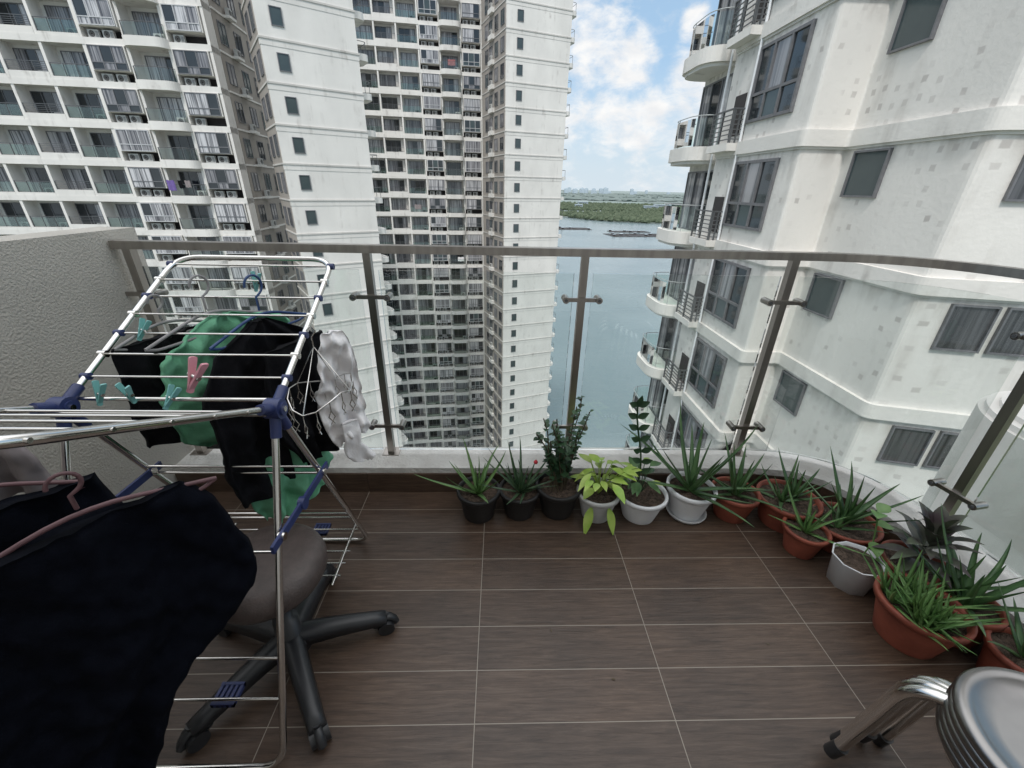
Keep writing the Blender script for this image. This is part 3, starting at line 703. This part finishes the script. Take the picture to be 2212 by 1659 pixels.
for a in range(0,15,1):
    p=ring[a]; c=MB(); c.tube([(0,0,0),(0,0,-.03),(.009,0,-.05),(-.006,0,-.075)],.0016,CHROME,5); c.tube([(0,0,-.03),(-.009,0,-.05),(.006,0,-.075)],.0018,CHROME,5)
    c.obj("clip",root,T(*p)@Matrix.Rotation(a,4,'Z'))

# ------------------------------------------------------------ office chair
root=empty("office_chair",T(-.705,.915,0),"backless swivel chair with round brown seat on black castor base","chair")
s=MB(); s.lathe([(0,.485),(.10,.484),(.140,.477),(.159,.461),(.167,.435),(.164,.408),(.153,.388),(.140,.378),(0,.378)],SEATM,n=40); s.obj("seat",root)
s=MB(); s.lathe([(.0,.378),(.09,.374),(.09,.355),(.03,.34),(.026,.2),(.038,.2),(.04,.12),(.06,.10),(.06,.055),(0,.05)],BLACKM,n=20); s.obj("column",root)
for i in range(5):
    a=math.radians(18+72*i); d=Vector((math.cos(a),math.sin(a),0)); n=Vector((-d.y,d.x,0)); s=MB()
    vs=[];fs=[];K=7
    for k in range(K+1):
        t=k/K; p=d*(.03+.28*t); zt=.135-.05*t**1.5; w=.036-.010*t; hh=.055-.022*t
        for ww,zz in ((-w,zt-hh),(-w*.8,zt-.008),(-w*.3,zt),(w*.3,zt),(w*.8,zt-.008),(w,zt-hh)): vs.append(p+n*ww+Vector((0,0,zz)))
    for k in range(K):
        for q in range(6): fs.append((k*6+q,k*6+(q+1)%6,(k+1)*6+(q+1)%6,(k+1)*6+q))
    fs.append(tuple(K*6+q for q in range(6)))
    s.add(vs,fs,BLACKM,True); s.obj("base_arm",root)
    c=MB(); e=d*.305
    for off in (-.017,.017):
        q=e+n*off+Vector((0,0,.029)); c.tube([q-n*.010,q+n*.010],.029,BLACKM,16)
    c.tube([e+Vector((0,0,.03)),e+Vector((0,0,.085))],.011,BLACKM,8)
    hood=[e+n*0+d*(.035*math.cos(x))+Vector((0,0,.029+.035*math.sin(x))) for x in [math.radians(q) for q in range(0,181,30)]]
    c.tube(hood,.014,BLACKM,6); c.obj("castor",root)

# ------------------------------------------------------------ stools
def stool(cx,cy,z,rot,label):
    root=empty("metal_stool",T(cx,cy,z)@Matrix.Rotation(rot,4,'Z'),label,"stool",group="stacked metal stools")
    s=MB(); s.lathe([(0,.448),(.11,.448),(.140,.451),(.150,.459),(.163,.465),(.174,.461),(.179,.450),(.177,.442),(.170,.440),(0,.441)],SEATST,n=64); s.obj("seat",root)
    for i in range(4):
        a=math.radians(90*i+45); d=Vector((math.cos(a),math.sin(a),0))
        l=MB(); l.tube(roundpath([d*.06+Vector((0,0,.422)),d*.225+Vector((0,0,.400)),d*.240+Vector((0,0,.25)),d*.268+Vector((0,0,.02))],.095,8),.0155,CHROME,16)
        l.tube([d*.262+Vector((0,0,.05)),d*.274+Vector((0,0,.0))],.0180,BLACKM,12); l.obj("leg",root)
    r=MB(); r.tube([(.15*math.cos(k*.2618),.15*math.sin(k*.2618),.412) for k in range(24)],.009,CHROME,8,closed=True); r.obj("ring",root)
for i in range(5): stool(1.115,.37,.019*i,.62+.21*i,"round polished steel stool in a stack")
b=MB(); prof=[(.02,.13),(.05,.125),(.09,.10),(.10,.05),(.09,.01),(.0,.0)]
b.lathe(prof,BAGM,n=26,wob=.07); b.obj("plastic_bag",None,T(1.74,.655,0),label="crumpled clear plastic bag on the floor",category="plastic bag")

# ------------------------------------------------------------ plants
def leaf3d(mb,base,az,el,L_,w,curve,m,rnd,k=9,thick=.35):
    p=Vector(base); e=el; vs=[];fs=[]; step=L_/k; tw=rnd.uniform(-.5,.5)
    for i in range(k+1):
        t=i/k; a2=az+tw*t*t; d=Vector((math.cos(a2)*math.cos(e),math.sin(a2)*math.cos(e),math.sin(e))); side=Vector((-math.sin(a2),math.cos(a2),0))
        up=d.cross(side)*-1
        if up.z<0: up=-up
        ww=w*.5*(1-t)**.75*(1 if t>.1 else .9)+.0006
        vs+= [p-side*ww+up*ww*.25,p-up*ww*thick*1.3,p+side*ww+up*ww*.25,p+up*ww*thick*.15]
        p=p+d*step; e+=curve/k*(1+.3*math.sin(i))
    for i in range(k):
        for q in range(4): fs.append((i*4+q,i*4+(q+1)%4,(i+1)*4+(q+1)%4,(i+1)*4+q))
    mb.add(vs,fs,m,True)
def aloe(mb,c,n,Lm,w,rnd,m,spread=1.0,curve=.35):
    for i in range(n):
        f=i/n; az=i*2.399+rnd.uniform(-.3,.3); el=math.radians(80-62*spread*f**.8+rnd.uniform(-9,9))
        l=Lm*(rnd.uniform(.7,1.12) if f>.25 else rnd.uniform(.5,.85))
        leaf3d(mb,(c[0]+.018*math.cos(az)*f,c[1]+.018*math.sin(az)*f,c[2]),az,el,l,w*rnd.uniform(.8,1.1),rnd.uniform(-.3,1)*curve*(1 if f<.7 else -.6),m,rnd)
def flatleaf(mb,p,d,up,L_,w,m,droop=.0,fold=.25):
    d=Vector(d).normalized(); s=d.cross(Vector(up)); 
    if s.length<.01: s=Vector((1,0,0))
    s.normalize(); u=s.cross(d); vs=[];prof=[.05,.62,.95,1,.8,.45,.04]; K=len(prof)
    p=Vector(p)
    for i,q in enumerate(prof):
        t=i/(K-1); c=p+d*L_*t-Vector((0,0,droop*L_*t*t)); vs+= [c-s*w*.5*q+u*fold*w*.5*q,c,c+s*w*.5*q+u*fold*w*.5*q]
    fs=[]
    for i in range(K-1):
        for k in (0,1): fs.append((i*3+k,i*3+k+1,(i+1)*3+k+1,(i+1)*3+k))
    mb.add(vs,fs,m,True)
def pot(root,r0,r1,h,m,rim=.008,sx=1,sy=1,saucer=False):
    b=MB(); prof=[(0,0),(r0,0),(r0*1.01,.004),(r1*.97,h*.84),(r1*.97,h*.86),(r1+rim,h*.87),(r1+rim,h),(r1+rim-.005,h+.002),(r1-.006,h),(r1*.93,h*.8)]
    b.lathe(prof,m,sx=sx,sy=sy,n=36)
    if saucer: b.lathe([(0,.001),(r0*1.25,.001),(r0*1.4,.022),(r0*1.35,.022),(r0*1.2,.008)],m,sx=sx,sy=sy)
    b.obj("pot",root)
    s=MB(); n=24; vs=[(0,0,h*.9)]; fs=[]
    for j in range(1,6):
        for k in range(n):
            a=2*math.pi*k/n; rr=r1*.955*j/5; vs.append((rr*math.cos(a)*sx,rr*math.sin(a)*sy,h*.88+.008*noise.noise(Vector((rr*40*math.cos(a),rr*40*math.sin(a),r1*9)))))
    for k in range(n): fs.append((0,1+k,1+(k+1)%n))
    for j in range(4):
        for k in range(n): fs.append((1+j*n+k,1+(j+1)*n+k,1+(j+1)*n+(k+1)%n,1+j*n+(k+1)%n))
    s.add(vs,fs,SOIL,True); s.obj("soil",root)
def potted(x,y,label,cat="potted plant",name="potted_plant"):
    return empty(name,T(x,y,0),label,cat,"potted plants along the kerb",.1)
def aloepot(x,y,label,r0,r1,h,pm,heads,m,seed,**k):
    root=potted(x,y,label,"potted aloe","potted_aloe"); pot(root,r0,r1,h,pm,**k); rnd=random.Random(seed); b=MB()
    for hx,hy,n,L_,w,sp,cu in heads: aloe(b,(hx,hy,h*.86),n,L_,w,rnd,m,sp,cu)
    b.obj("plant",root)
aloepot(-.10,1.615,"aloe with long light green leaves in a black pot",.075,.10,.155,BPOT,[(0,0,13,.29,.028,.95,.3)],ALOEL,1)
aloepot(.105,1.63,"bushy dark aloe in a black plastic pot",.072,.098,.15,BPOT,[(0,0,17,.26,.022,1.05,.4),(.03,.02,8,.2,.018,1,.3)],ALOE2,2)
root=potted(.30,1.64,"tall bushy plant with small round dark leaves in a black pot"); pot(root,.078,.108,.165,BPOT)
rnd=random.Random(5); st=MB(); lf=MB()
for i in range(20):
    az=rnd.uniform(0,6.28); lean=rnd.uniform(.02,.34); hgt=rnd.uniform(.22,.48); p0=Vector((rnd.uniform(-.04,.04),rnd.uniform(-.04,.04),.14)); pts=[p0]
    for k in range(1,7): pts.append(p0+Vector((math.cos(az)*lean*(k/6)**1.4*hgt*1.4+rnd.uniform(-.008,.008),math.sin(az)*lean*(k/6)**1.4*hgt*1.4,hgt*k/6)))
    st.tube(pts,.0028,STEM,5)
    for k in range(22):
        t=rnd.uniform(.22,1); q=t*6; a=int(min(q,5)); pp=pts[a].lerp(pts[a+1],q-a)
        an=rnd.uniform(0,6.28); dd=Vector((math.cos(an),math.sin(an),rnd.uniform(-.2,.7)))
        flatleaf(lf,pp,dd,(0,0,1),rnd.uniform(.022,.040),rnd.uniform(.018,.030),LEAFD,.1)
st.obj("stem",root); lf.obj("foliage",root)
f=MB(); f.lathe([(0,0),(.008,.004),(.011,.012),(.006,.02),(0,.018)],REDF,c=(-.125,-.03,.31),n=8); f.obj("flower",root)
root=potted(.495,1.61,"yellow green broad leaved plant drooping over a grey white pot"); pot(root,.07,.10,.15,GPOT)
rnd=random.Random(8); lf=MB(); st=MB()
for i in range(32):
    az=rnd.uniform(0,6.28); hh=rnd.uniform(.06,.18); out=rnd.uniform(.02,.11); p0=Vector((0,0,.13)); p1=p0+Vector((math.cos(az)*out,math.sin(az)*out,hh))
    st.tube([p0,p0.lerp(p1,.5)+Vector((0,0,.02)),p1],.002,LEAFY,5)
    flatleaf(lf,p1,(math.cos(az),math.sin(az),rnd.uniform(-.5,.5)),(0,0,1),rnd.uniform(.06,.11),rnd.uniform(.030,.052),LEAFY,rnd.uniform(.1,.6))
for az,l in ((-1.2,.12),(-2.1,.13)):
    flatleaf(lf,(math.cos(az)*.09,math.sin(az)*.09,.12),(math.cos(az)*.6,math.sin(az)*.6,-.9),(math.cos(az),math.sin(az),.4),l,.045,LEAFY,.2)
st.obj("stem",root); lf.obj("foliage",root)
root=potted(.715,1.61,"upright leafy stem and low broad leaves in a white pot"); pot(root,.08,.118,.145,WPOT)
st=MB(); lf=MB(); rnd=random.Random(12)
pts=[Vector((-.03+.02*math.sin(k*.6)-.012*k*.4,.02,.12+k*.062)) for k in range(9)]
st.tube(pts,.0045,LEAFD,6)
for k in range(2,9):
    for s_ in (-1,1): flatleaf(lf,pts[k],(s_,rnd.uniform(-.5,.1),.65),(0,-1,.3),.060,.032,LEAFD,.05)
flatleaf(lf,pts[-1],(.2,-.1,1),(0,-1,0),.06,.03,LEAFD)
for i in range(14):
    az=rnd.uniform(0,6.28); p1=Vector((-.01+.05*math.cos(az),.03+.05*math.sin(az),.13+rnd.uniform(.05,.14)))
    st.tube([(0,.02,.12),p1],.002,LEAFD,5); flatleaf(lf,p1,(math.cos(az),math.sin(az),rnd.uniform(-.1,.5)),(0,0,1),rnd.uniform(.07,.11),rnd.uniform(.03,.045),LEAFY if i%3==0 else ALOE,.2)
st.obj("stem",root); lf.obj("foliage",root)
aloepot(.965,1.62,"large spiky aloe in a white tapered pot with saucer",.072,.112,.17,WPOT,[(0,0,16,.43,.036,.98,.25)],ALOE,21,saucer=True)
aloepot(1.19,1.61,"spreading aloe in a terracotta pot",.075,.105,.15,TERRA,[(0,0,13,.31,.030,1.0,.3),(.03,.03,6,.25,.024,1.0,.3)],ALOE,22)
aloepot(1.43,1.56,"bushy aloe in a wide terracotta bowl",.10,.135,.15,TERRA,[(-.03,0,10,.24,.025,1.1,.3),(.05,.03,9,.23,.025,1.0,.3)],ALOE,23)
aloepot(1.40,1.375,"small aloe in a small terracotta pot",.062,.088,.13,TERRA,[(0,0,11,.22,.023,1.1,.3)],ALOEL,24)
aloepot(1.615,1.42,"tall aloe in an oval terracotta trough",.10,.125,.13,TERRA,[(.02,.02,11,.33,.034,.65,.2),(-.05,-.02,6,.21,.025,1,.3)],ALOE,25,sx=1.1)
root=potted(1.50,1.20,"white folded pot of soil with a thin heart leaved stem"); b=MB()
b.lathe([(0,0),(.074,0),(.088,.13),(.094,.138),(.088,.138),(.084,.115)],WPOT,n=9,sx=1.05); b.obj("pot",root)
s=MB(); s.lathe([(0,.126),(.04,.13),(.084,.122)],SOIL,n=20); s.obj("soil",root)
st=MB(); lf=MB(); pts=[(.03,.02,.11),(.06,.03,.20),(.05,.04,.28),(.04,.05,.34)]; st.tube(pts,.003,ALOEL,6)
for p,d in ((pts[3],(-.5,-.5,.3)),(pts[2],(.7,-.2,.2)),(pts[3],(.5,.1,.5)),(pts[1],(-.3,-.8,-.1)),((.07,0,.13),(1,-.5,.1)),((.06,-.03,.12),(.6,-.9,0))): flatleaf(lf,p,d,(0,0,1),.065,.055,ALOEL,.3)
st.obj("stem",root); lf.obj("foliage",root)
root=potted(1.70,1.16,"plant with broad purple tinged green leaves in a terracotta pot"); pot(root,.08,.11,.16,TERRA)
rnd=random.Random(31); lf=MB()
for i in range(34):
    az=i*2.399+rnd.uniform(-.3,.3); el=math.radians(78-66*(i/34)+rnd.uniform(-8,8)); d=(math.cos(az)*math.cos(el),math.sin(az)*math.cos(el),math.sin(el)); z=.17+.15*(1-i/34)
    flatleaf(lf,(0.01*math.cos(az),.01*math.sin(az),z),d,(0,0,1),rnd.uniform(.14,.22),rnd.uniform(.036,.052),LEAFP,.35,.35)
lf.obj("foliage",root)
rh=random.Random(44)
heads=[(rh.uniform(-.09,.10),rh.uniform(-.08,.08),8,rh.uniform(.13,.20),.019,.95,.3) for _ in range(14)]
aloepot(1.535,.965,"crowded light green aloe cluster in a large terracotta pot",.092,.128,.175,TERRA,heads,ALOEL,41,rim=.010)
aloepot(1.725,.98,"tall aloe in a terracotta pot behind the large pot",.075,.095,.165,TERRA,[(0,.0,13,.35,.034,.8,.25),(0,.06,7,.28,.027,.9,.2)],ALOE,42)
aloepot(1.745,.80,"aloe in a small terracotta pot near the stools",.07,.092,.15,TERRA,[(0,0,12,.25,.026,1.0,.3)],ALOE,43)
for i,(x,y) in enumerate(((-.35,1.70),(.62,1.2),(1.0,.93),(-.1,1.3),(.2,1.0),(1.28,1.1),(-.25,1.66),(.85,1.4),(.4,.82))):
    b=MB(); flatleaf(b,(0,0,.003),(1,.3*i,0),(0,0,1),.014,.005,STEM,0,.3); b.obj("dry_leaf",None,T(x,y,0)@Matrix.Rotation(i,4,'Z'),label="tiny dry leaf lying on the floor tiles",category="leaf",group="dry leaves on the floor")

# ------------------------------------------------------------ camera
p=math.radians(25.47);th=math.radians(1.9);r=math.radians(1.25)
f=Vector((math.sin(th)*math.cos(p),math.cos(th)*math.cos(p),-math.sin(p)))
r0=Vector((math.cos(th),-math.sin(th),0));u0=r0.cross(f)
R=math.cos(r)*r0+math.sin(r)*u0;U=-math.sin(r)*r0+math.cos(r)*u0
cam=bpy.data.cameras.new("camera"); co=bpy.data.objects.new("camera",cam); COL.objects.link(co)
co.matrix_world=Matrix(((R.x,U.x,-f.x,0),(R.y,U.y,-f.y,0),(R.z,U.z,-f.z,1.5),(0,0,0,1)))
cam.sensor_width=36; cam.lens=36*890/2212; cam.clip_start=.02; cam.clip_end=60000
S.camera=co
# ------------------------------------------------------------ light
sd=Vector((-.16,-.56,.80)).normalized()
el=math.asin(sd.z); az=math.atan2(sd.x,sd.y)
sl=bpy.data.lights.new("sun","SUN"); sl.energy=2.1; sl.angle=math.radians(9); sl.color=(1,.965,.92)
so=bpy.data.objects.new("sun",sl); COL.objects.link(so); so.rotation_euler=sd.to_track_quat('Z','Y').to_euler()
w=bpy.data.worlds.new("World"); S.world=w; w.use_nodes=True; t=w.node_tree; L=t.links.new
bg=t.nodes["Background"]; bg.inputs[1].default_value=.15
sky=N(t,"ShaderNodeTexSky"); sky.sky_type='NISHITA'; sky.sun_disc=False; sky.sun_elevation=el; sky.sun_rotation=az; sky.dust_density=1.5; sky.ozone_density=1.5
tc=N(t,"ShaderNodeTexCoord"); nv=N(t,"ShaderNodeVectorMath",operation="NORMALIZE"); L(tc.outputs["Generated"],nv.inputs[0])
cur=None
for (x,z,rad,wt) in ((.184,.251,5.5,1),(.245,.228,4.5,1),(.15,.30,4,.8),(.148,.136,4,.9),(.22,.135,4.5,.8),(.30,.125,5,.9),(.384,.205,4.2,1),(.43,.22,4,1),(.372,.285,2.2,.9),(.14,.08,4,.5),(.30,.06,6,.4),(.36,.10,5,.6)):
    d=Vector((x,1,z)).normalized()
    dn=N(t,"ShaderNodeVectorMath",operation="DOT_PRODUCT"); L(nv.outputs[0],dn.inputs[0]); dn.inputs[1].default_value=d
    mr=N(t,"ShaderNodeMapRange"); mr.interpolation_type='SMOOTHSTEP'; L(dn.outputs["Value"],mr.inputs[0]); mr.inputs[1].default_value=math.cos(math.radians(rad)); mr.inputs[2].default_value=1; mr.inputs[3].default_value=0; mr.inputs[4].default_value=wt
    if cur is None: cur=mr.outputs[0]
    else:
        mx=N(t,"ShaderNodeMath",operation="MAXIMUM"); L(cur,mx.inputs[0]); L(mr.outputs[0],mx.inputs[1]); cur=mx.outputs[0]
sp_=N(t,"ShaderNodeSeparateXYZ"); L(nv.outputs[0],sp_.inputs[0])
hi=N(t,"ShaderNodeMapRange"); hi.interpolation_type='SMOOTHSTEP'; L(sp_.outputs[2],hi.inputs[0]); hi.inputs[1].default_value=.34; hi.inputs[2].default_value=.55; hi.inputs[3].default_value=0; hi.inputs[4].default_value=.95
mxh=N(t,"ShaderNodeMath",operation="MAXIMUM"); L(cur,mxh.inputs[0]); L(hi.outputs[0],mxh.inputs[1]); cur=mxh.outputs[0]
mp=N(t,"ShaderNodeMapping"); mp.inputs["Scale"].default_value=(1,1,1.7); L(nv.outputs[0],mp.inputs[0])
nz=N(t,"ShaderNodeTexNoise"); nz.inputs["Scale"].default_value=15; nz.inputs["Detail"].default_value=10; nz.inputs["Roughness"].default_value=.62; nz.inputs["Distortion"].default_value=.25; L(mp.outputs[0],nz.inputs[0])
ad=N(t,"ShaderNodeMath",operation="MULTIPLY_ADD"); L(nz.outputs[0],ad.inputs[0]); ad.inputs[1].default_value=1.8
ml=N(t,"ShaderNodeMath",operation="MULTIPLY_ADD"); L(cur,ml.inputs[0]); ml.inputs[1].default_value=.62; ml.inputs[2].default_value=-1.06
L(ml.outputs[0],ad.inputs[2])
cm=N(t,"ShaderNodeMapRange"); cm.interpolation_type='SMOOTHSTEP'; L(ad.outputs[0],cm.inputs[0]); cm.inputs[1].default_value=-.12; cm.inputs[2].default_value=.62
cn=N(t,"ShaderNodeTexNoise"); cn.inputs["Scale"].default_value=22; cn.inputs["Detail"].default_value=5; L(mp.outputs[0],cn.inputs[0])
cc=ramp(t,cn.outputs[0],[(.35,(.88,.89,.905)),(.6,(1,.995,.985))])
# unseen overhead clouds brightened as added fill light for the balcony
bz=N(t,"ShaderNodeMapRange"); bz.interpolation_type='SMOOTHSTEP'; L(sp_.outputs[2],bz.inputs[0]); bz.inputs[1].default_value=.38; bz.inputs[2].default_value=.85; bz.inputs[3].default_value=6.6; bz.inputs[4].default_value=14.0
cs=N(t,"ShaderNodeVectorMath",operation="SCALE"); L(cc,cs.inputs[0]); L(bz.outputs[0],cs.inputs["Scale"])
hz=N(t,"ShaderNodeMapRange"); L(sp_.outputs[2],hz.inputs[0]); hz.inputs[1].default_value=0; hz.inputs[2].default_value=.22; hz.inputs[3].default_value=.85; hz.inputs[4].default_value=.05
mb_=N(t,"ShaderNodeMix",data_type="RGBA"); mb_.inputs[0].default_value=.7; L(sky.outputs[0],mb_.inputs[6]); mb_.inputs[7].default_value=(2.7,4.2,5.8,1)
m0=N(t,"ShaderNodeMix",data_type="RGBA"); L(hz.outputs[0],m0.inputs[0]); L(mb_.outputs[2],m0.inputs[6]); m0.inputs[7].default_value=(4.9,5.5,5.9,1)
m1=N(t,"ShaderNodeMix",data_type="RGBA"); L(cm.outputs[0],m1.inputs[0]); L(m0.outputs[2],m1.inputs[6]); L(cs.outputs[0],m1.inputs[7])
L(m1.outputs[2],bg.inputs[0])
S.view_settings.view_transform='Standard'; S.view_settings.look='None'; S.view_settings.exposure=0
